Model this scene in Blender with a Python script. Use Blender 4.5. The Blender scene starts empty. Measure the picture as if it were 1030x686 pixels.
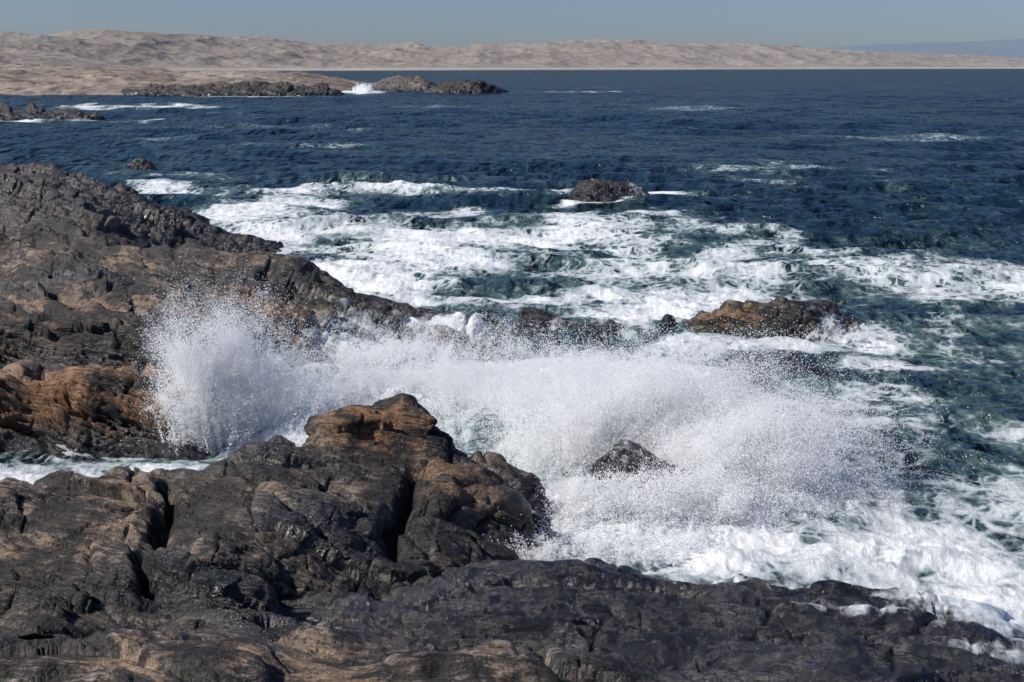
import bpy, math, numpy as np
rng=np.random.default_rng(7)
f32=np.float32
# ------------------------------------------------------------------ noise
def h3(i,j,k,seed=0):
    n=(i.astype(np.int64)*374761393+j.astype(np.int64)*668265263+k.astype(np.int64)*2147483647+seed*1274126177)&0xffffffff
    n=((n^(n>>13))*1274126177)&0xffffffff
    n=((n^(n>>16))*2246822519)&0xffffffff
    n=n^(n>>15)
    return (n&0xffffff).astype(f32)/f32(0xffffff)
def vnoise(x,y,z,seed=0):
    xi=np.floor(x);yi=np.floor(y);zi=np.floor(z)
    fx=x-xi;fy=y-yi;fz=z-zi
    fx=fx*fx*fx*(fx*(fx*6-15)+10);fy=fy*fy*fy*(fy*(fy*6-15)+10);fz=fz*fz*fz*(fz*(fz*6-15)+10)
    xi=xi.astype(np.int64);yi=yi.astype(np.int64);zi=zi.astype(np.int64)
    def L(a,b,t): return a+(b-a)*t
    c=[[[h3(xi+a,yi+b,zi+d,seed) for d in (0,1)] for b in (0,1)] for a in (0,1)]
    return L(L(L(c[0][0][0],c[1][0][0],fx),L(c[0][1][0],c[1][1][0],fx),fy),
             L(L(c[0][0][1],c[1][0][1],fx),L(c[0][1][1],c[1][1][1],fx),fy),fz)*2-1
def fbm(x,y,z,oct=4,seed=0,gain=.5,lac=2.03,ridge=False):
    r=0;a=1.;t=0
    for o in range(oct):
        n=vnoise(x+o*17.3,y-o*9.1,z+o*5.7,seed+o)
        if ridge: n=1-2*np.abs(n)
        r=r+a*n;t+=a;a*=gain;x=x*lac;y=y*lac;z=z*lac
    return r/t
def facets(x,y,z,seed=0):
    # angular fracture blocks: nearest jittered cell, tilted plane per cell, crack between cells
    x=x.astype(f32);y=y.astype(f32);z=z.astype(f32)
    xi=np.floor(x).astype(np.int64);yi=np.floor(y).astype(np.int64);zi=np.floor(z).astype(np.int64)
    F1=np.full(x.shape,9.,f32);F2=F1.copy();val=np.zeros(x.shape,f32)
    for a in(-1,0,1):
        for b in(-1,0,1):
            for c in(-1,0,1):
                I=xi+a;J=yi+b;K=zi+c
                h=h3(I,J,K,seed);hb=(h*997.)%1;hc=(h*7919.)%1
                dx=x-I-.1-.8*h;dy=y-J-.1-.8*hb;dz=z-K-.1-.8*hc
                d=dx*dx+dy*dy+dz*dz
                g=(h*331.)%1
                v=(g-.5)*.8+1.5*(dx*(((h*53.)%1)-.5)+dy*(((h*131.)%1)-.5)+dz*(((h*211.)%1)-.5))
                m=d<F1
                F2=np.where(m,F1,np.minimum(F2,d));val=np.where(m,v,val);F1=np.where(m,d,F1)
    return val,np.sqrt(F2)-np.sqrt(F1)
def rbf(ctrl,X,Y,c=.6):
    C=np.array(ctrl,float);p=C[:,:2];z=C[:,2]
    d=np.sqrt(((p[:,None]-p[None])**2).sum(-1)+c*c)
    n=len(z);M=np.zeros((n+1,n+1));M[:n,:n]=d;M[:n,n]=1;M[n,:n]=1
    w=np.linalg.solve(M,np.append(z,0))
    out=np.full(X.shape,w[n],f32)
    for k in range(n):
        out+=(w[k]*np.sqrt((X-p[k,0])**2+(Y-p[k,1])**2+c*c)).astype(f32)
    return out
def blobs(X,Y,bl):
    out=np.zeros(X.shape,f32)
    for (x,y,rx,ry,s) in bl:
        q=((X-x)/rx)**2+((Y-y)/ry)**2
        out=np.maximum(out,s*np.exp(-(q**1.3)*.7))
    return out
def ss(a,b,x):
    t=np.clip((x-a)/(b-a),0,1);return t*t*(3-2*t)
def grid_mesh(name,P,keep=None,attrs=None,mat=None,smooth=True):
    r,c=P.shape[:2]
    idx=np.arange(r*c).reshape(r,c)
    q=np.stack([idx[:-1,:-1],idx[:-1,1:],idx[1:,1:],idx[1:,:-1]],-1).reshape(-1,4)
    if keep is not None:
        kv=keep.reshape(-1);q=q[kv[q].any(1)]
    used=np.zeros(r*c,bool);used[q.ravel()]=True
    remap=np.cumsum(used)-1
    V=P.reshape(-1,3)[used].astype(f32);q=remap[q].astype(np.int32)
    me=bpy.data.meshes.new(name)
    me.vertices.add(len(V));me.vertices.foreach_set('co',V.ravel())
    me.loops.add(q.size);me.loops.foreach_set('vertex_index',q.ravel())
    me.polygons.add(len(q));me.polygons.foreach_set('loop_start',np.arange(0,q.size,4,dtype=np.int32))
    if smooth: me.polygons.foreach_set('use_smooth',np.ones(len(q),bool))
    for k,a in (attrs or {}).items():
        if a.ndim==3:
            at=me.attributes.new(k,'FLOAT_VECTOR','POINT');at.data.foreach_set('vector',a.reshape(-1,3)[used].astype(f32).ravel())
        else:
            at=me.attributes.new(k,'FLOAT','POINT');at.data.foreach_set('value',a.reshape(-1)[used].astype(f32))
    me.update()
    ob=bpy.data.objects.new(name,me);bpy.context.collection.objects.link(ob)
    if mat: me.materials.append(mat)
    return ob
# ------------------------------------------------------------------ node helper
class NT:
    def __init__(s,name):
        s.m=bpy.data.materials.new(name);s.m.use_nodes=True;s.t=s.m.node_tree;s.t.nodes.clear()
        s.out=s.t.nodes.new('ShaderNodeOutputMaterial')
    def n(s,typ,ins=None,**kw):
        x=s.t.nodes.new('ShaderNode'+typ)
        for k,v in kw.items(): setattr(x,k,v)
        for k,v in (ins or {}).items(): s.set(x.inputs[k],v)
        return x
    def set(s,i,v):
        if isinstance(v,bpy.types.NodeSocket): s.t.links.new(v,i)
        else:
            try:i.default_value=v
            except Exception:i.default_value=tuple(v)+(1,) if len(v)==3 else v
    def math(s,op,a,b=0,c=0,clamp=False):
        x=s.n('Math',operation=op,use_clamp=clamp);s.set(x.inputs[0],a);s.set(x.inputs[1],b)
        if op in('MULTIPLY_ADD','SMOOTH_MIN'): s.set(x.inputs[2],c)
        return x.outputs[0]
    def mr(s,v,a,b,c=0,d=1,typ='SMOOTHSTEP'):
        x=s.n('MapRange',interpolation_type=typ);s.set(x.inputs[0],v);s.set(x.inputs[1],a);s.set(x.inputs[2],b);s.set(x.inputs[3],c);s.set(x.inputs[4],d)
        return x.outputs[0]
    def mix(s,f,a,b):
        x=s.n('Mix',data_type='RGBA');s.set(x.inputs[0],f);s.set(x.inputs[6],tuple(a)+(1,) if isinstance(a,tuple) else a);s.set(x.inputs[7],tuple(b)+(1,) if isinstance(b,tuple) else b)
        return x.outputs[2]
    def attr(s,name,vec=False):
        x=s.n('Attribute',attribute_name=name);return x.outputs['Vector' if vec else 'Fac']
    def noise(s,vec,scale,detail=5,rough=.55,dist=0):
        x=s.n('TexNoise',{'Vector':vec,'Scale':scale,'Detail':detail,'Roughness':rough,'Distortion':dist});return x.outputs['Fac']
    def scalev(s,vec,sc):
        x=s.n('VectorMath',operation='MULTIPLY');s.set(x.inputs[0],vec);x.inputs[1].default_value=sc;return x.outputs[0]
# ------------------------------------------------------------------ rock material
def rock_material(name,dark=(.016,.013,.012),mid=(.092,.070,.053),tan=(.37,.26,.175),orange=(.39,.205,.09),grey=(.45,.37,.30),bump=1.,det=1.):
    N=NT(name)
    st=N.attr('strat',True);geo=N.n('NewGeometry').outputs['Position']
    band=N.noise(N.scalev(st,(.18,.36,2.4)),2.0*det,5,.66,.2)
    fine=N.noise(N.scalev(st,(.45,.95,7)),4.8*det,5,.72,.15)
    patch=N.noise(geo,.6*det,6,.66,.3)
    lump=N.noise(geo,3.6*det,5,.68,.2)
    grain=N.noise(geo,30*det,3,.7)
    warm=N.attr('warm');wet=N.attr('wet');wash=N.attr('wash')
    c=N.mix(N.mr(N.math('ADD',N.math('MULTIPLY',band,.55),N.math('MULTIPLY',patch,.45)),.46,.575),dark,mid)
    lt=N.math('ADD',N.math('MULTIPLY',fine,.65),N.math('MULTIPLY',lump,.35))
    c=N.mix(N.math('MULTIPLY',N.mr(lt,.49,.60),N.mr(patch,.43,.57,.10,.95)),c,grey)
    wm=N.math('ADD',N.math('MULTIPLY',warm,.46),N.math('MULTIPLY',N.math('SUBTRACT',patch,.54),2.3))
    wm=N.math('ADD',wm,N.math('MULTIPLY',N.math('SUBTRACT',band,.5),1.6))
    tc=N.mix(N.mr(warm,.45,.95),tan,orange)
    c=N.mix(N.mr(wm,.08,.42,0,.88),c,tc)
    c=N.mix(N.mr(lt,.495,.405,0,.9),c,dark)
    c=N.mix(N.math('MULTIPLY',N.mr(grain,.45,.62),.4),c,(.02,.018,.016))
    c=N.mix(N.math('MULTIPLY',wet,.91),c,(.005,.007,.011))
    b1=N.n('Bump',{'Strength':1.,'Distance':.10*bump,'Height':N.math('MULTIPLY_ADD',grain,.12,fine)})
    b2=N.n('Bump',{'Strength':1.,'Distance':.18*bump,'Height':N.math('ADD',band,N.math('MULTIPLY',lump,.5)),'Normal':b1.outputs[0]})
    film=N.mr(lump,.42,.58,.07,.36)
    rg=N.n('Mix',{0:wet},data_type='FLOAT');rg.inputs[2].default_value=.60;N.set(rg.inputs[3],film)
    pr=N.n('BsdfPrincipled',{'Base Color':c,'Roughness':rg.outputs[0],'Normal':b2.outputs[0],'Specular IOR Level':N.mr(wet,0,1,.5,.85,'LINEAR')})
    fo=N.n('BsdfDiffuse',{'Color':(.74,.79,.81,1)})
    vn=N.noise(N.scalev(geo,(.9,.5,1)),2.2*det,8,.74,.25)
    fm=N.mr(N.math('ADD',N.math('SUBTRACT',vn,.5),N.math('MULTIPLY',wash,.55)),.27,.55,0,.92)
    mx=N.n('MixShader',{0:fm,1:pr.outputs[0],2:fo.outputs[0]})
    N.t.links.new(mx.outputs[0],N.out.inputs[0])
    return N.m
def nrm(v): v=np.array(v,float);return v/np.linalg.norm(v)
def build_rock(name,xs,ys,ctrl,mat,strike=(.87,-.48),dip=1.1,levels=((1.1,2.6,.5),(.42,1.3,.22),(.16,.6,.08)),
               soft=.06,ns=.3,warm=(),wet=(),wash=(),c=.6,seed=0,wetz=(.15,.75),cut=-.6,warpamp=.5,sc=1.,saw=1.,grooves=(),fac=((1.7,.42),),elong=2.6):
    X,Y=np.meshgrid(np.array(xs,f32),np.array(ys,f32))
    Z=rbf(ctrl,X+.4*sc*fbm(X*.7/sc,Y*.7/sc,X*0,3,seed+3),Y+.4*sc*fbm(X*.7/sc+9,Y*.7/sc,X*0,3,seed+4),c)
    P=np.stack([X,Y,Z],-1)
    gy,gx=np.gradient(Z.astype(float))
    gx=gx/np.gradient(np.array(xs,float))[None,:];gy=gy/np.gradient(np.array(ys,float))[:,None]
    n=np.stack([-gx,-gy,np.ones_like(gx)],-1);n/=np.linalg.norm(n,axis=-1,keepdims=True)
    sx,sy=nrm(strike)
    A=np.array([sx,sy,-.06]);A/=np.linalg.norm(A)
    S=nrm((-sy*math.sin(dip),sx*math.sin(dip),math.cos(dip)))
    S=nrm(S-A*S.dot(A));B=np.cross(S,A)
    k=.28/sc
    wx=fbm(X*k,Y*k,Z*k,4,seed+11,.45);wz=fbm(X*k+31,Y*k+7,Z*k,4,seed+12,.45)
    a=P@A+wx*warpamp*2*sc;b=P@B;s=P@S+wz*warpamp*sc
    d=np.zeros(X.shape)
    sm=ss(-.45,.15,fbm(X*.7/sc,Y*.7/sc,Z*.7/sc,3,seed+77))
    for li,(per,ln,amp) in enumerate(levels):
        si=s/per+li*.37+.07*fbm(X*1.2/per,Y*1.2/per,Z*1.2/per,2,seed+60+li);i=np.floor(si);fi=si-i
        o=h3(i,i*0,i*0,seed+li);aj=a/ln*(.6+.8*o)+o*7+.25*wz+.5*b/ln+.12*fbm(X*2/ln,Y*2/ln,Z*3/ln,2,seed+63+li);j=np.floor(aj);fj=aj-j
        hh=.55*o+.45*h3(i,j,i*0,seed+9+li);h2=h3(j,i*0,i,seed+19+li)
        w=per*soft
        pi_=np.exp(-(np.minimum(fi,1-fi)*per/w)**1.2);pj=np.exp(-(np.minimum(fj,1-fj)*ln*.6/w)**1.2)*(h2>.35)
        wgt=(.8+.2*sm) if li==0 else .45+.55*sm
        d+=amp*wgt*((hh-.5)*.9+saw*(fi-.5)*(.3+1.*h2)+.5*(h2-.5)*(fj-.5)-.35*pi_-.3*pj)
    for q,(size,amp) in enumerate(fac):
        size=size*sc
        v,e=facets(a/(size*elong),b/size+.1*wx,s/(size*.55),seed+200+q)
        d+=sc*amp*(v-.35*np.exp(-(e/.05)**1.2))
    bil=np.abs(fbm(X*.75/sc,Y*.75/sc,Z*.75/sc,4,seed+20,.42))
    d+=ns*sc*(.7*np.minimum(bil,.5)-.15)+ns*sc*.25*fbm(X*1.4/sc,Y*1.4/sc,Z*1.8/sc,5,seed+24,.55)+ns*sc*.09*fbm(a*2/sc,b*4/sc,s*10/sc,4,seed+21,.6,ridge=True)
    fade=ss(-1.2,-.1,Z)
    P=P+n*(d*(.3+.7*fade))[...,None]
    for (x0,y0,x1,y1,dp,wd) in grooves:
        vx,vy=x1-x0,y1-y0;xx=X+.3*wx+.16*fbm(X*2,Y*2,X*0,2,5);yy=Y+.3*wz
        t=np.clip(((xx-x0)*vx+(yy-y0)*vy)/(vx*vx+vy*vy),0,1)
        ds=np.hypot(xx-x0-t*vx,yy-y0-t*vy)
        P[...,2]-=dp*np.exp(-(ds/wd)**1.5)
    z=P[...,2]
    st=np.stack([a,b,s],-1)
    wz_=1-ss(wetz[0],wetz[1],z+.3*wx)
    wt=np.clip(np.maximum(wz_,blobs(X,Y,wet)*(1+.5*fbm(X*1.2/sc,Y*1.2/sc,Z*1.2/sc,3,seed+90))),0,1)
    return grid_mesh(name,P,z>cut,{'strat':st,'warm':blobs(X,Y,warm)-.25*(wt),'wet':wt,'wash':blobs(X,Y,wash)},mat)
def rows(segs):
    out=[]
    for a,b,d0,d1 in segs:
        y=a
        while y<b:
            out.append(y);y+=d0+(d1-d0)*(y-a)/(b-a)
    return np.array(out)
rockA=rock_material('gneiss_rock')
rockW=rock_material('wet_gneiss_rock',dark=(.012,.012,.013),mid=(.035,.032,.03),tan=(.08,.06,.045),orange=(.08,.06,.045),grey=(.09,.08,.07))
# ------------------------------------------------------------------ left rocky shore
shore=[(-13.7,36.2,-.2),(-10.8,35.7,-.2),(-8.2,35.6,-.2),(-20,36,-.2),(-27,36.5,-.2),
(-27,33,-1.2),(-20,33,-1.2),(-13,33.3,-1.2),(-8,33.5,-1.2),(-5.5,36,-1.2),(-6.2,39,-.7),(-7.6,37,-.6),
(-14,37.3,1.5),(-11.4,37.5,1.58),(-9.3,37.8,1.47),(-8.7,37.6,1.1),(-20,38,1.6),(-27,38.5,1.7),
(-15.6,41.3,.95),(-12.4,41,1.0),(-10.1,41,1.0),(-15.8,42.3,2.1),(-12.6,42.1,2.1),(-10.2,42.3,1.95),
(-17,46,2.44),(-13.7,46,2.44),(-11.5,45,2.0),(-19.8,54,2.6),(-15.7,53,2.74),(-22.6,62,3.01),(-18.5,60,3.07),(-15.6,57,2.6),(-12.3,55,2.4),(-9.4,54,2.3),(-6.9,52.5,1.9),(-4.2,50.5,1.2),(-1.2,49.5,.75),
(-8.4,44,1.32),(-6.1,46,.76),(-3.3,48,.35),(-6.5,42.5,-.6),(-3,45,-1),(-.5,47.5,-1),(.8,49.5,-1),(-1,52,-1.2),(-4,54.5,-1.2),(-8,57,-1.2),(-12,59.5,-1.2),(-14.5,62,-.9),(-15.5,66,-1),
(-30.4,84,3.7),(-26.6,83,3.5),(-22.8,82,2.7),(-18.4,80,1.5),(-15.4,79,.6),(-13.4,78.5,.1),(-30,90,-1),(-22,88,-1),(-16,84,-1),(-12,80,-1.2),(-11.5,76,-1.2),(-16,72.5,-.9),
(-24.8,68,2.9),(-20.6,70,2.1),(-17.9,75,.65),(-21,65,1.6),(-35,75,3.6),(-40,60,4.2),(-30,50,4),(-24,44,3),(-45,85,4.5),(-45,45,4.5),(-45,36,1),(-45,33,-1),(-42,95,-1),(-4,60,-2),(-4,75,-2),(-2,40,-2)]
build_rock('rocky_shore',np.arange(-33,1.5,.05),rows([(33,48,.035,.045),(48,90,.05,.13)]),shore,rockA,strike=(.9,-.38),dip=.85,
  levels=((1.2,7,.85),(.5,4,.5),(.18,2,.17)),seed=3,ns=.22,fac=((1.7,.4),),
  warm=[(-11.5,37,4.5,1.8,1.),(-14.5,45,5,3,.6),(-8,47,3.5,3,.8),(-14,52,4,3,.3),(-19,75,8,8,.0)],
  wet=[(-20,77,12,7,.85),(-12,40.5,6,1.4,1.),(-5,49.5,4,3,.7),(-13,47.8,6,1.,.9),(-10,54,5,1.5,.9),(-17,60,5,3,.7)],  # wet patches; the recess blob also paints in the upper layer's shadow
  wash=[(-4.5,46.5,2.8,1.8,1.),(-2.5,49,2,1,.9),(-8,38,1.3,2,.6),(-7.6,44,1.6,1.2,.85),(-5.5,48.3,2.5,.6,.75)],
  grooves=[(-16,48.5,-7,47,.8,.25),(-22,58,-12,51,.7,.25),(-16,39.8,-9,39.9,.6,.45),(-20,50,-12,44.5,.6,.2)])
boulder=[(-10.6,28,1.39),(-9.4,28,1.65),(-7.8,28.5,1.67),(-6.6,28.7,1.7),(-5.8,29,1.9),(-4.2,29.5,2.05),(-4.2,31,2.1),(-3.8,31,2.39),(-2.6,31,2.51),(-1.6,31,2.21),(-1.,30.6,1.46),(.3,30.3,.85),(.8,29.8,.38),
(-9,26.8,1.4),(-6.8,26.8,1.6),(-4.6,27.6,1.8),(-3.2,26,1.5),(-2.4,28,1.3),(-1.3,27.3,1.1),(-.2,28.3,.8),(-8.4,25,1.2),(-6.5,25.2,1.3),(-7.4,21.7,.6),(-7.4,22.6,.7),(-5.3,22.9,.6),(-3.1,24.1,.4),(-3.6,24.9,1.1),(-5.4,23.8,1.35),(-4.5,25,1.6),(-1.6,24.8,.2),(-.3,26.3,-.1),(.8,28.8,-.4),
(-3.4,29.9,1.9),(-2.2,29.9,1.8),
(-10.6,30.3,-.8),(-8,31,-.9),(-6,31.5,-.9),(-4.8,32.8,-1),(-2.5,33.3,-1),(-.8,32.6,-1),(.8,31.5,-1),(1.8,30,-1),(1.7,28,-1),(.7,26,-.8),(-14,28,1.6),(-14,26.5,1.3),(-14,22,1),(-14,31,-.8)]
build_rock('coastal_boulder',np.arange(-12,2,.023),np.arange(21.5,33.5,.021),boulder,rockA,strike=(.9,-.3),dip=.8,
  levels=((1.4,5,.45),(.45,3,.22),(.13,1.6,.06)),soft=.06,seed=21,c=.3,saw=.9,ns=.28,fac=((1.5,.30),(.6,.07)),elong=2.1,
  warm=[(-2.8,30.3,1.6,1.,1.05),(-1.2,28.3,1.2,1.3,.9),(-8.5,25.5,3,1.8,.6),(-5,26,2,1.5,.1)],wet=[(.2,28.5,1.6,2.2,.6),(-3.5,25.6,1.6,1.2,.8),(-5.5,28.8,2,.8,.7),(-5,23.2,3,.8,.8)],
  wash=[(.5,29.3,1.,.8,.6)],
  grooves=[(-6.95,27.6,-6.5,23.6,.75,.13),(-4.5,29.2,-1.2,29.3,.55,.2),(-2.0,28.9,-2.4,25.4,.5,.16),(-5.6,27.8,-3.2,25.2,.3,.08),(-6.9,22.6,-6.2,22.9,1.1,.45),(-11,26,-7.2,25.2,.4,.1),(-1,28,.5,28.6,.3,.08)])
shelf=[(-3.9,24,.5),(-2.5,24.8,.49),(-.7,25.3,.6),(1.4,25.5,.75),(2.4,25.3,.6),(3.4,25,.42),(4.4,25.4,.42),(6.5,25.2,.36),(8,24,.4),(9,23.3,.33),(-1.1,22.8,.72),(1.4,22.5,.84),(4.7,22,.69),(7.7,21,.7),(2.8,20,.9),(5.1,20,.8),(7.8,20,.8),
(1.4,26.8,-.9),(3.4,26.3,-.9),(5,26.7,-.9),(6.5,26.4,-.9),(8.6,25.4,-.9),(10.3,24,-.8),(12,22.5,-.8),(13,19,-.5),(12,16,0),(-1,26.6,-.6),(-4,25.2,.5),(-8,24,.5),(-12,24,.5),(3,29,-1.5),(10,28,-1.5),(14,24,-1.5),(-8,28,-1),(5,16,1),(9,16,.8),
(-7.7,19.8,1.6),(-5.5,20.1,1.6),(-2.8,20.3,1.5),(-.2,20.1,1.4),(1.4,20,1.3),(2.4,19.2,1.2),(-7.7,20.4,.75),(-5.5,20.7,.75),(-2.8,20.8,.7),(-.2,20.6,.65),(1.5,20.5,.7),(-7.4,21.7,.85),(-4.5,22.3,.85),(-2.8,22.8,.75),(-6,22.8,.8),
(-7,17.8,1.8),(-2.9,18,1.7),(1.2,18.5,1.45),(2.7,18,1.25),(-7,14,2.2),(0,14,2.1),(6,14,1.5),(-7,8,3.5),(0,8,3.5),(8,8,2.5),(0,0,7.5),(-10,0,7.5),(10,0,5),(-14,18,2),(-14,10,3.5)]
build_rock('rock_shelf',np.arange(-11,12.5,.028),rows([(0,15,.15,.06),(15,28,.02,.022)]),shelf,rockA,strike=(.97,-.2),dip=.5,
  levels=((.7,6,.36),(.26,3.5,.2),(.09,2,.06)),seed=33,c=.3,ns=.18,saw=1.,fac=((1.2,.2),),
  warm=[(-4.5,18.6,8,1.7,.6),(0,18.5,4,1.5,.6)],wet=[(3.5,22.9,8,2.4,1.25),(8,21,5.5,3.5,1.25),(-1.5,23.3,2.8,1.3,1.1)],
  wash=[(8.8,23.3,2.6,1.1,1.),(6.6,24.7,2.6,.6,.95),(4,25.5,2,.5,.7),(10,22,2,1.2,.95),(6,22.8,2,.4,.72),(8.5,21.6,2,.4,.7)],
  grooves=[(-6.9,22.3,-6.1,22.7,.6,.45)])
def islet(name,cx,cy,rx,ry,pts,res,mat=rockA,depth=-1.2,**kw):
    ring=[(cx+rx*1.0*math.cos(t),cy+ry*math.sin(t),depth) for t in np.linspace(0,2*math.pi,15)[:-1]]
    ring+=[(cx+rx*1.6*math.cos(t),cy+ry*1.6*math.sin(t),depth*1.7) for t in np.linspace(0,2*math.pi,11)[:-1]]
    kw.setdefault('fac',((.9,.16),))
    return build_rock(name,np.arange(cx-rx*1.2,cx+rx*1.2,res[0]),np.arange(cy-ry*1.2,cy+ry*1.2,res[1]),ring+pts,mat,**kw)
islet('sea_rock',9.6,52,4.3,2.6,[(6.6,52,.65),(8.3,52.5,1.1),(10.4,52.5,1.25),(12.,52.5,1.0),(13.,52.1,.35),(7.,50.9,.25),(9.3,50.7,.25),(11.5,50.9,.25),(8.5,51.3,.95),(11,51.3,.95)],(.04,.04),
  seed=41,c=.3,dip=.6,levels=((.5,2.6,.28),(.22,1.8,.16),(.1,1,.05)),warm=[(8.5,51.2,2.2,1.2,.85),(11,51.5,1,1,.4)],wet=[(11,52.5,2,1.2,.8),(8,52.6,3,.6,.7)],wetz=(.2,.6),wash=[(12.2,51.3,1.2,.8,.8)])
islet('sea_rock',2.6,52.8,4.4,1.8,[(-.8,54,.4),(.6,53.9,.7),(1.7,53,.45),(2.8,52.6,.4),(3.9,52.1,.55),(5.7,51.7,.55)],(.05,.05),seed=43,c=.3,
  levels=((.5,2.6,.2),(.25,1.4,.12)),wetz=(.9,1.7),wash=[(2.5,52.5,2,.8,.6)])
islet('sea_rock',7,107.8,5,3.5,[(4.2,107,.4),(4.9,106.6,.95),(6.3,106.5,1.25),(9.3,107,1.05),(10.3,108,.5),(7.5,108.5,1.1)],(.07,.07),rockW,seed=45,c=.4,
  levels=((.6,2.6,.35),(.25,1.4,.18)),wetz=(.6,1.8),wash=[(10,107,1.5,1.5,.7)])
islet('sea_rock',-37.2,141,2.8,3,[(-38,141,.5),(-37.2,141,.85),(-36.2,141,.6)],(.07,.07),rockW,seed=46,c=.4,levels=((.6,1.6,.3),(.25,.9,.12)),wetz=(.6,1.8))
islet('surf_covered_rock',3.2,31.6,2.4,2.,[(2.0,32.3,.55),(2.6,32.6,.88),(3.2,32.5,.88),(4,31.8,.68),(2.6,30.9,.35),(3.6,30.6,.25),(4.6,31.2,.4)],(.03,.03),rockW,seed=47,c=.3,
  levels=((.6,2.2,.25),(.25,1.2,.1),(.1,.8,.04)),wetz=(1.6,2.4),wash=[(3,31.8,2.5,2,.5)])
# far low rocks
far=rock_material('distant_rock',dark=(.03,.028,.028),mid=(.07,.06,.055),tan=(.2,.16,.13),orange=(.2,.15,.12),grey=(.2,.17,.15),det=.12,bump=6)
farL=rock_material('pale_distant_rock',dark=(.10,.09,.08),mid=(.2,.17,.15),tan=(.33,.27,.22),orange=(.3,.24,.2),grey=(.35,.3,.26),det=.12,bump=6)
kw=dict(sc=5.,wetz=(.5,2),c=2,levels=((4,9,2.0),(1.6,5,1.1)),cut=-3,depth=-4,ns=.5,fac=((1.,.16),),elong=1.7)
islet('rocky_islet',-20,540,19,40,[(-30,525,1.2),(-22,530,3.2),(-12,530,3.8),(-5,535,1.4),(-15,545,2.5),(-2,545,.4),(-25,560,3)],(.4,.8),far,seed=51,**kw)
islet('pale_rocky_islet',-45,590,22,45,[(-60,600,.8),(-52,590,4.),(-43,580,4.8),(-36,580,4.2),(-48,570,2),(-33,560,2)],(.4,.8),farL,seed=52,**kw)
islet('low_reef',-103,275,32,22,[(-125,280,2.4),(-105,275,2.3),(-97,272,2.),(-90,272,1.5),(-84,272,1.),(-78,272,.5),(-100,262,.9)],(.25,.45),far,seed=53,**kw)
islet('rocky_point',-100,500,45,45,[(-130,500,2.),(-120,500,2.4),(-105,490,2.6),(-95,488,3.2),(-80,490,3),(-70,492,2.5),(-62,495,1.2),(-90,475,.6),(-75,478,.4),(-105,475,.6)],(.45,.8),far,seed=54,**kw)
# ------------------------------------------------------------------ sea
def band_u():
    c=np.linspace(-.46,.46,1150);o=.46*1.12**np.arange(1,24)
    return np.concatenate([-o[::-1],c,o])
ysea=[];y=13.
while y<160: ysea.append(y);y+=.0032*y
while y<12000: ysea.append(y);y+=.008*y
ysea=np.concatenate([np.linspace(-120,12.9,40),ysea]).astype(f32)
U,YY=np.meshgrid(band_u().astype(f32),ysea)
XX=U*np.maximum(YY,13)
foam_bl=[(-93,350,22,25,.8),(-60,550,10,40,1),(-56,520,5,14,1),(26,550,30,14,.55),(-85,262,22,6,.75),(-85,468,30,8,.7),(-29,120,7,12,.76),(-7,112,13,5,.8),(12.5,111,4,3,.9),(6,105,6,2.5,.84),
(-19,96,7,12,.84),(-13,85,9,10,.86),(-13.5,75.5,7,4,.95),(-6.4,78,8,10,.84),(-8,66,6,4,.95),(-2,61.5,8,5,.9),(-4,56,4,2,.92),(4.4,57,6,5,.9),(9,60,6,6,.8),(16.4,68,12,9,.72),(21,62,6,4,.68),(2,85,14,13,.78),(14,80,13,9,.62),(3,71,9,5,.74),(0,98,10,5,.62),
(13,51,2.5,3,.9),(9.2,49.5,4,1.3,.95),(6.8,50,2.5,2,.95),(13.2,47,2.5,1.5,.78),(16,52,6,5,.6),(7.9,28.3,4,2.4,.88),(4.8,28,3.5,2.5,1),(9.8,26,3.5,2,.9),(11,36.3,4,3,.64),(12,32,4,3,.7),(10.5,42,5,3.5,.58),
(-6.2,39.5,3,5,1),(-2,42,4.5,6,.98),(2.4,38,4,6,.98),(3,30,3.5,4,1),(6.7,32.5,3,3.5,.92),(-11,33.5,6,2.2,.98),(2,46,5,4,.92),(6,42,3.5,4,.82),(-60,300,10,6,.5),(-48,200,8,5,.45),(28,230,5,3,.5),(-30,180,12,4,.45)]
wa=.6+2.6*ss(45,75,YY)
WX=XX+wa*1.4*fbm(XX*.09,YY*.09,XX*0,4,62);WY=YY+wa*2.8*fbm(XX*.08+5,YY*.09,XX*0,4,63)
foam=blobs(WX,WY,foam_bl)
big=fbm(XX*.2,YY*.11,XX*0,5,61,.6)
foam=np.clip(foam+.62*big*ss(.02,.5,foam)*(1-.45*ss(.85,1,foam)),0,1)
near=ss(260,60,YY)
strk=fbm(XX*.035+20,YY*.03,XX*0,5,68,.6)
strk2=fbm(XX*.016+7,YY*.012,XX*0,5,69,.62)
foam=np.maximum(foam,.22*near+ .36*ss(.1,.6,fbm(XX*.05+3,YY*.05,XX*0,3,66))*ss(220,80,YY)+.22*ss(.1,.5,fbm(XX*.02,YY*.006,XX*0,3,67)))
foam=np.maximum(foam,.56*ss(.2,.46,strk)*ss(420,150,YY)*ss(60,100,YY))
foam=np.maximum(foam,.50*ss(.36,.55,strk2)*ss(1200,500,YY)*ss(150,250,YY))
Zs=np.zeros(XX.shape,f32);DX=np.zeros(XX.shape,f32);DY=np.zeros(XX.shape,f32)
spac=np.gradient(ysea)[:,None]
patchy=.65+.5*fbm(XX*.03,YY*.03,XX*0,2,70)
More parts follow.
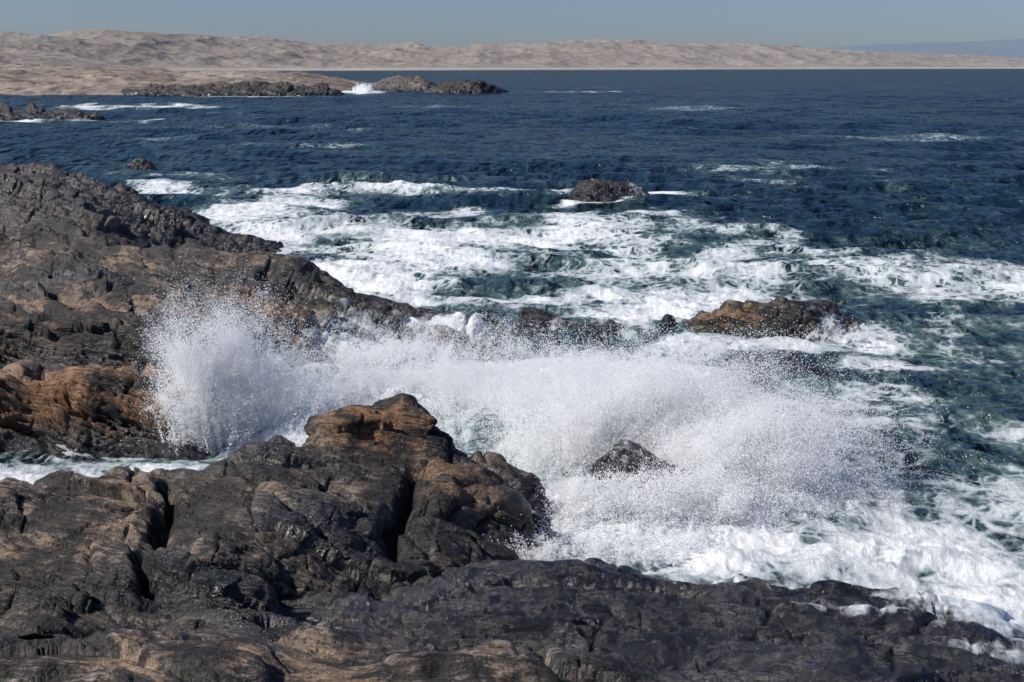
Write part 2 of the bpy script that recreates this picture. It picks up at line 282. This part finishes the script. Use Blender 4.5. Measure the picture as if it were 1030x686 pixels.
for w in range(50):
    lam=.6*(20/.6)**(w/49.);ang=rng.normal(0,.5)+.42
    kx,ky=-math.sin(ang),-math.cos(ang);kk=2*math.pi/lam;amp=.0115*lam*(.6+.8*rng.random())*(lam/4)**(-.26)*.85
    ph=kk*(XX*kx+YY*ky)+rng.random()*6.28
    att=ss(2.,4.5,lam/spac)*patchy*amp
    sn=np.sin(ph);cs=np.cos(ph)
    Zs+=(att*sn).astype(f32);DX+=(att*kx*cs*.8).astype(f32);DY+=(att*ky*cs*.8).astype(f32)
fz=foam*ss(120,60,YY)
Zs=Zs*(1-.2*fz)+fz**1.3*(.24*fbm(XX*.5,YY*.5,XX*0,4,81,.55)+.07*fbm(XX*2.2,YY*2.2,XX*0,4,83,.55,ridge=True)+.03)
heave=blobs(XX,YY,[(-3.5,38.5,3,2,1.0),(2.5,36,3,1.8,.9),(-.5,36.5,2.5,1.5,.8),(8,27.3,3,1.,.25),(-6,42,2,3,.5),(6.5,31,2,1.5,.3)])
heave+=blobs(WX,WY,[(-9,66,9,1.3,.4),(2,59,7,1.2,.3),(-8,110,12,1.6,.6),(-14,88,9,1.4,.5),(15,66,10,1.4,.35)])
Zs+=heave*(1+.5*fbm(XX*1.2,YY*1.2,XX*0,4,85,.6))
# ---- water material
N=NT('sea_water')
geo=N.n('NewGeometry').outputs['Position'];fo=N.attr('foam')
wv=N.n('TexNoise',{'Vector':geo,'Scale':.7,'Detail':3.}).outputs['Color']
wv2=N.n('VectorMath',operation='MULTIPLY_ADD');N.set(wv2.inputs[0],wv);wv2.inputs[1].default_value=(1.8,1.8,0);N.set(wv2.inputs[2],geo)
gv=N.scalev(wv2.outputs[0],(.8,.62,0))
v1=N.n('TexVoronoi',{'Vector':gv,'Scale':1.05},feature='DISTANCE_TO_EDGE').outputs['Distance']
v2=N.n('TexVoronoi',{'Vector':gv,'Scale':3.1},feature='DISTANCE_TO_EDGE').outputs['Distance']
n1=N.noise(N.scalev(geo,(1,.8,0)),1.3,9,.76,.15)
n2=N.noise(N.scalev(geo,(1,.7,0)),.23,4,.6,.4)
l1=N.mr(v1,0,.22,1,0);l2=N.mr(v2,0,.3,1,0)
lace=N.math('MAXIMUM',l1,N.math('MULTIPLY',l2,.8))
lev=N.math('ADD',N.math('MULTIPLY',lace,.28),N.math('ADD',N.math('MULTIPLY',N.mr(n1,.25,.75,0,1,'LINEAR'),.48),N.math('MULTIPLY',N.mr(n2,.3,.7,0,1,'LINEAR'),.24)))
thr=N.math('MULTIPLY_ADD',fo,-.88,1.06)
dd=N.math('SUBTRACT',lev,thr)
fm=N.mr(dd,-.06,.14)
halo=N.mr(dd,-.35,.08)
deep=N.mix(N.mr(n2,.35,.65),(.004,.017,.032),(.007,.028,.042))
col=N.mix(N.math('MULTIPLY',N.mr(fo,.4,.95),.8),deep,(.05,.105,.09))
col=N.mix(N.math('MULTIPLY',halo,.5),col,(.13,.20,.18))
r1=N.noise(N.scalev(geo,(1,.7,1)),1.7,4,.62);r2=N.noise(N.scalev(geo,(1,.45,1)),.2,5,.6);r3=N.noise(N.scalev(geo,(1,.35,1)),.045,5,.66)
bb=N.n('Bump',{'Strength':1,'Distance':.26,'Height':r1})
bb2=N.n('Bump',{'Strength':1,'Distance':2.8,'Height':r2,'Normal':bb.outputs[0]})
bb3=N.n('Bump',{'Strength':1,'Distance':14.,'Height':r3,'Normal':bb2.outputs[0]})
df=N.n('BsdfDiffuse',{'Color':col,'Normal':bb3.outputs[0]});gl=N.n('BsdfGlossy',{'Color':(1,1,.94,1),'Roughness':.13,'Normal':bb3.outputs[0]})
fr=N.n('Fresnel',{'IOR':1.33,'Normal':bb3.outputs[0]}).outputs[0]
frc=N.math('MULTIPLY',N.math('MINIMUM',fr,.6),.78)
wt=N.n('MixShader',{0:frc,1:df.outputs[0],2:gl.outputs[0]})
fb=N.n('Bump',{'Strength':1,'Distance':.17,'Height':n1})
fcol=N.mix(N.mr(dd,.0,.42),(.40,.47,.49),(.86,.88,.88))
fs=N.n('BsdfDiffuse',{'Color':fcol,'Normal':fb.outputs[0]})
mx=N.n('MixShader',{0:fm,1:wt.outputs[0],2:fs.outputs[0]})
N.t.links.new(mx.outputs[0],N.out.inputs[0])
grid_mesh('sea',np.stack([XX+DX,YY+DY,Zs],-1),None,{'foam':foam},N.m)
# ------------------------------------------------------------------ land
def land_mat(name,a,b,c,sc,bd=6.,beach=None):
    N=NT(name);geo=N.n('NewGeometry').outputs['Position']
    n=N.noise(geo,.004*sc,7,.66,.3);m=N.noise(geo,.03*sc,6,.7)
    cl=N.mix(N.mr(n,.40,.60),a,b);cl=N.mix(N.mr(m,.48,.62,0,.75),cl,c)
    if beach:
        sp=N.n('SeparateXYZ',{0:geo})
        cl=N.mix(N.mr(sp.outputs[2],3.,7.,.9,0),cl,beach)
        cl=N.mix(N.mr(sp.outputs[0],-200,3500,.3,.7,'LINEAR'),cl,(.27,.27,.285))  # aerial haze mixed into the colour, stronger toward the right
    bp=N.n('Bump',{'Strength':1,'Distance':bd/sc,'Height':m})
    p=N.n('BsdfDiffuse',{'Color':cl,'Normal':bp.outputs[0]})
    N.t.links.new(p.outputs[0],N.out.inputs[0]);return N.m
# hills: bearing (x/y), distance of the shore and ridge, and slope angle of the skyline seen across the bay
uu=np.linspace(-1.1,1.1,2000);tt=np.linspace(0,1,260)**1.3
Ug,T=np.meshgrid(uu,tt)
S=np.interp(Ug,[-1.1,-.358,-.295,-.128,.128,.358,1.1],[1000,1300,1700,2500,3400,4400,6000])
R=np.interp(Ug,[-1.1,-.358,-.288,-.184,-.045,.358,1.1],[2300,2500,2900,3800,4600,6500,8000])
sl=np.interp(Ug,[-1.1,-.358,-.316,-.26,-.219,-.177,-.142,-.08,-.045,-.024,.059,.128,.17,.219,.267,.302,.358,1.1],
 [.0198,.0208,.0208,.0191,.0177,.0170,.0137,.0127,.0113,.0141,.0148,.0137,.0124,.0106,.0080,.0060,.0045,.004])
Hh=sl*R+8
D=S+(R*1.25-S)*T;tr=(D-S)/(R-S)
X=Ug*D
prof=np.where(tr<1,.05*ss(0,.02,tr)+.95*ss(.08,1.0,tr)**1.2,1-.5*ss(1,1.4,tr))
hz=Hh*prof*(1+.24*fbm(X*.003,D*.003,X*0,4,91)*ss(.1,.5,tr))+(18*fbm(X*.005,D*.0035,X*0,5,93,.5,ridge=True)+4*fbm(X*.03,D*.02,X*0,3,94))*ss(.06,.35,tr)*np.clip(Hh/50,.2,1)*.8
hz=np.where(T<=0,-3,np.maximum(hz,.8))
grid_mesh('desert_hills',np.stack([X,D,hz],-1),None,{},land_mat('hazed_desert_sand',(.37,.325,.265),(.30,.255,.21),(.20,.17,.145),1.,6.,beach=(.52,.47,.40)))
# sandy coastal flat in front
sp=[(-170,620,8),(-150,560,6),(-140,520,3),(-185,540,5),(-210,600,9),(-120,640,7),(-95,640,7),(-80,620,5),(-70,600,2),(-120,560,4.5),(-100,540,3),(-200,760,9),(-140,800,4),(-260,900,9),(-300,700,12),(-320,560,8),
(-150,480,-3),(-200,470,-3),(-60,560,-3),(-40,640,-4),(-60,800,-4),(-100,950,-4),(-330,470,-3),(-90,500,-2),(-340,1000,3),(-200,1000,-3),(-60,1000,-4)]
gx=np.arange(-340,-50,1.);gy=np.arange(470,1000,2.)
Xg,Yg=np.meshgrid(gx,gy);Zg=rbf(sp,Xg,Yg,10)*.8+2.0*fbm(Xg*.03,Yg*.03,Xg*0,5,101)+1.2*fbm(Xg*.12,Yg*.1,Xg*0,4,102,ridge=True)
grid_mesh('sandy_point',np.stack([Xg,Yg,Zg],-1),Zg>-1,{},land_mat('pale_beach_sand',(.39,.335,.275),(.24,.20,.17),(.09,.075,.065),5.))
# far mountains, aerial haze put into their base colours
um=np.linspace(-.1,1.2,700);tm=np.linspace(0,1,40);Um,Tm=np.meshgrid(um,tm)
Dm=15000+5000*Tm;Xm=Um*Dm
tp=np.interp(Um,[-.1,.156,.198,.253,.302,.358,1.2],[.0014,.0042,.0105,.014,.0155,.018,.018])
hm=(tp*18000)*ss(0,.5,Tm)*(1+.14*fbm(Xm*.0005,Dm*.0005,Xm*0,5,111))*1.0-5
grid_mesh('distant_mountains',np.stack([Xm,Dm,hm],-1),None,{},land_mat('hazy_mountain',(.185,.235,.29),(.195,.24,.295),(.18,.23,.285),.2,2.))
# ------------------------------------------------------------------ spray (real droplets in the air)
def jets(n,p0,p1,jit,vlo,vhi,T,nd,spread,g=9.8,pow_=1.,size=(.006,.019)):
    p0=np.array(p0);p1=np.array(p1);vlo=np.array(vlo);vhi=np.array(vhi)
    k=rng.random((n,1));base=p0+(p1-p0)*k+rng.normal(0,1,(n,3))*np.array(jit)
    v=vlo+(vhi-vlo)*rng.random((n,3))*1.0
    v*=(.5+.5*rng.random((n,1))**.6)
    Tj=T*(.55+.45*rng.random(n))
    spj=spread*np.where(rng.random(n)<.5,.3,1.)
    ids=np.repeat(np.arange(n),nd)
    t=(rng.random(len(ids))**pow_)*Tj[ids]
    jitv=rng.normal(0,1,(len(ids),3))*spj[ids][:,None]
    heavy=rng.random(len(ids))**3
    P=base[ids]+(v[ids]+jitv*(.4+heavy[:,None]))*t[:,None]
    P[:,2]-=.5*g*t*t
    P+=rng.normal(0,.02,P.shape)
    r=size[0]+(size[1]-size[0])*rng.random(len(ids))**4
    r*=1-.35*t/T
    return P,r
sets=[
 jets(1300,(-8.9,36.3,0),(-6.8,37.6,0),(.3,.4,.05),(-1.5,-.6,6.4),(1.2,1.,10.),.98,220,.45),
 jets(1500,(-7.5,37.6,0),(-.5,39.5,.1),(.6,.9,.05),(-.6,-.6,4.),(2.4,1.2,8.1),.95,230,.5),
 jets(1500,(-1.5,37,0),(3.5,37,0),(.8,1.2,.05),(-1.,-.8,4.3),(3,1.2,8.1),.95,230,.55),
 jets(2300,(.4,33.8,0),(3.8,34.8,0),(.6,.6,.05),(.0,-.8,4.4),(7.8,1.2,8.9),1.0,250,.5),
 jets(1600,(3.4,31.7,0),(5.7,32.9,0),(.5,.6,.05),(.1,-1.,2.6),(7.0,.8,7.2),.95,230,.5),
 jets(700,(2.6,32.9,0),(4.2,33.4,0),(.3,.4,.05),(5.2,-.6,4.6),(6.8,.4,7.),.95,260,.35),
 jets(1300,(.9,29.9,0),(4.6,30.5,0),(.4,.4,.05),(-.6,-.6,1.6),(4.6,.8,5.1),.85,210,.5),
 jets(360,(-.5,27.5,0),(3.5,28.2,0),(.4,.5,.05),(-1,-.5,1.5),(2,.5,3.6),.6,150,.4),
 jets(400,(-5.5,45,.4),(-2.5,47.5,.3),(.4,.5,.05),(-.5,-1,1.6),(1.5,.2,3.8),.6,160,.4),
 jets(160,(10.8,51,.2),(13.3,51.5,.1),(.3,.5,.05),(-.2,-.5,1),(1.5,.5,3.),.5,120,.4),
 jets(200,(-60,556,.2),(-54,540,.1),(1,2,.3),(-1,-1,4),(1.5,1.,8.),1,60,1.,size=(.06,.16)),
]
PP=np.concatenate([s[0] for s in sets]);RR=np.concatenate([s[1] for s in sets])
k=PP[:,2]>.02;PP=PP[k];RR=RR[k]
cl=fbm(PP[:,0]*1.6,PP[:,1]*1.6,PP[:,2]*1.6,3,121)
k=rng.random(len(PP))<ss(-.45,.35,cl)*.8+.2;PP=PP[k];RR=RR[k]
me=bpy.data.meshes.new('wave_spray');me.vertices.add(len(PP));me.vertices.foreach_set('co',PP.astype(f32).ravel())
at=me.attributes.new('rad','FLOAT','POINT');at.data.foreach_set('value',RR.astype(f32))
N=NT('spray_droplets')
d=N.n('BsdfDiffuse',{'Color':(.98,.985,.98,1)});tl=N.n('BsdfTranslucent',{'Color':(.98,.985,.98,1)})
mx=N.n('MixShader',{0:.45,1:d.outputs[0],2:tl.outputs[0]});N.t.links.new(mx.outputs[0],N.out.inputs[0])
me.materials.append(N.m)
ob=bpy.data.objects.new('wave_spray',me);bpy.context.collection.objects.link(ob)
ng=bpy.data.node_groups.new('droplets','GeometryNodeTree')
ng.interface.new_socket('Geometry',in_out='INPUT',socket_type='NodeSocketGeometry');ng.interface.new_socket('Geometry',in_out='OUTPUT',socket_type='NodeSocketGeometry')
gi=ng.nodes.new('NodeGroupInput');go=ng.nodes.new('NodeGroupOutput');mp=ng.nodes.new('GeometryNodeMeshToPoints')
na=ng.nodes.new('GeometryNodeInputNamedAttribute');na.data_type='FLOAT';na.inputs[0].default_value='rad'
sm=ng.nodes.new('GeometryNodeSetMaterial');sm.inputs['Material'].default_value=N.m
ng.links.new(gi.outputs[0],mp.inputs['Mesh']);ng.links.new(na.outputs['Attribute'],mp.inputs['Radius']);ng.links.new(mp.outputs[0],sm.inputs[0]);ng.links.new(sm.outputs[0],go.inputs[0])
md=ob.modifiers.new('droplets','NODES');md.node_group=ng
# ------------------------------------------------------------------ light
sd=nrm((-.74,-.14,.64))
el=math.asin(sd[2]);az=math.atan2(sd[0],sd[1])
w=bpy.data.worlds.new('World');bpy.context.scene.world=w;w.use_nodes=True;nt=w.node_tree
bg=nt.nodes['Background'];sk=nt.nodes.new('ShaderNodeTexSky');sk.sky_type='NISHITA';sk.sun_disc=False
sk.sun_elevation=el;sk.sun_rotation=az;sk.air_density=1.;sk.dust_density=.4;sk.ozone_density=1.5
mu=nt.nodes.new('ShaderNodeMix');mu.data_type='RGBA';mu.blend_type='MULTIPLY';mu.inputs[0].default_value=1;mu.inputs[7].default_value=(.74,.91,1.40,1)
nt.links.new(sk.outputs[0],mu.inputs[6]);nt.links.new(mu.outputs[2],bg.inputs[0]);bg.inputs[1].default_value=.06
sl=bpy.data.lights.new('sun','SUN');sl.energy=5.0;sl.angle=math.radians(.5);sl.color=(1,.94,.86)
so=bpy.data.objects.new('sun',sl);bpy.context.collection.objects.link(so)
from mathutils import Vector
so.rotation_euler=Vector(sd).to_track_quat('Z','Y').to_euler()
cd=bpy.data.cameras.new('camera');co=bpy.data.objects.new('camera',cd);bpy.context.collection.objects.link(co)
cd.lens=49.46;cd.sensor_width=36;cd.clip_end=60000;cd.clip_start=.1
co.location=(0,0,10);co.rotation_euler=(math.radians(90-11.08),0,0)
s=bpy.context.scene;s.camera=co
s.view_settings.view_transform='Standard';s.view_settings.look='None';s.view_settings.exposure=0
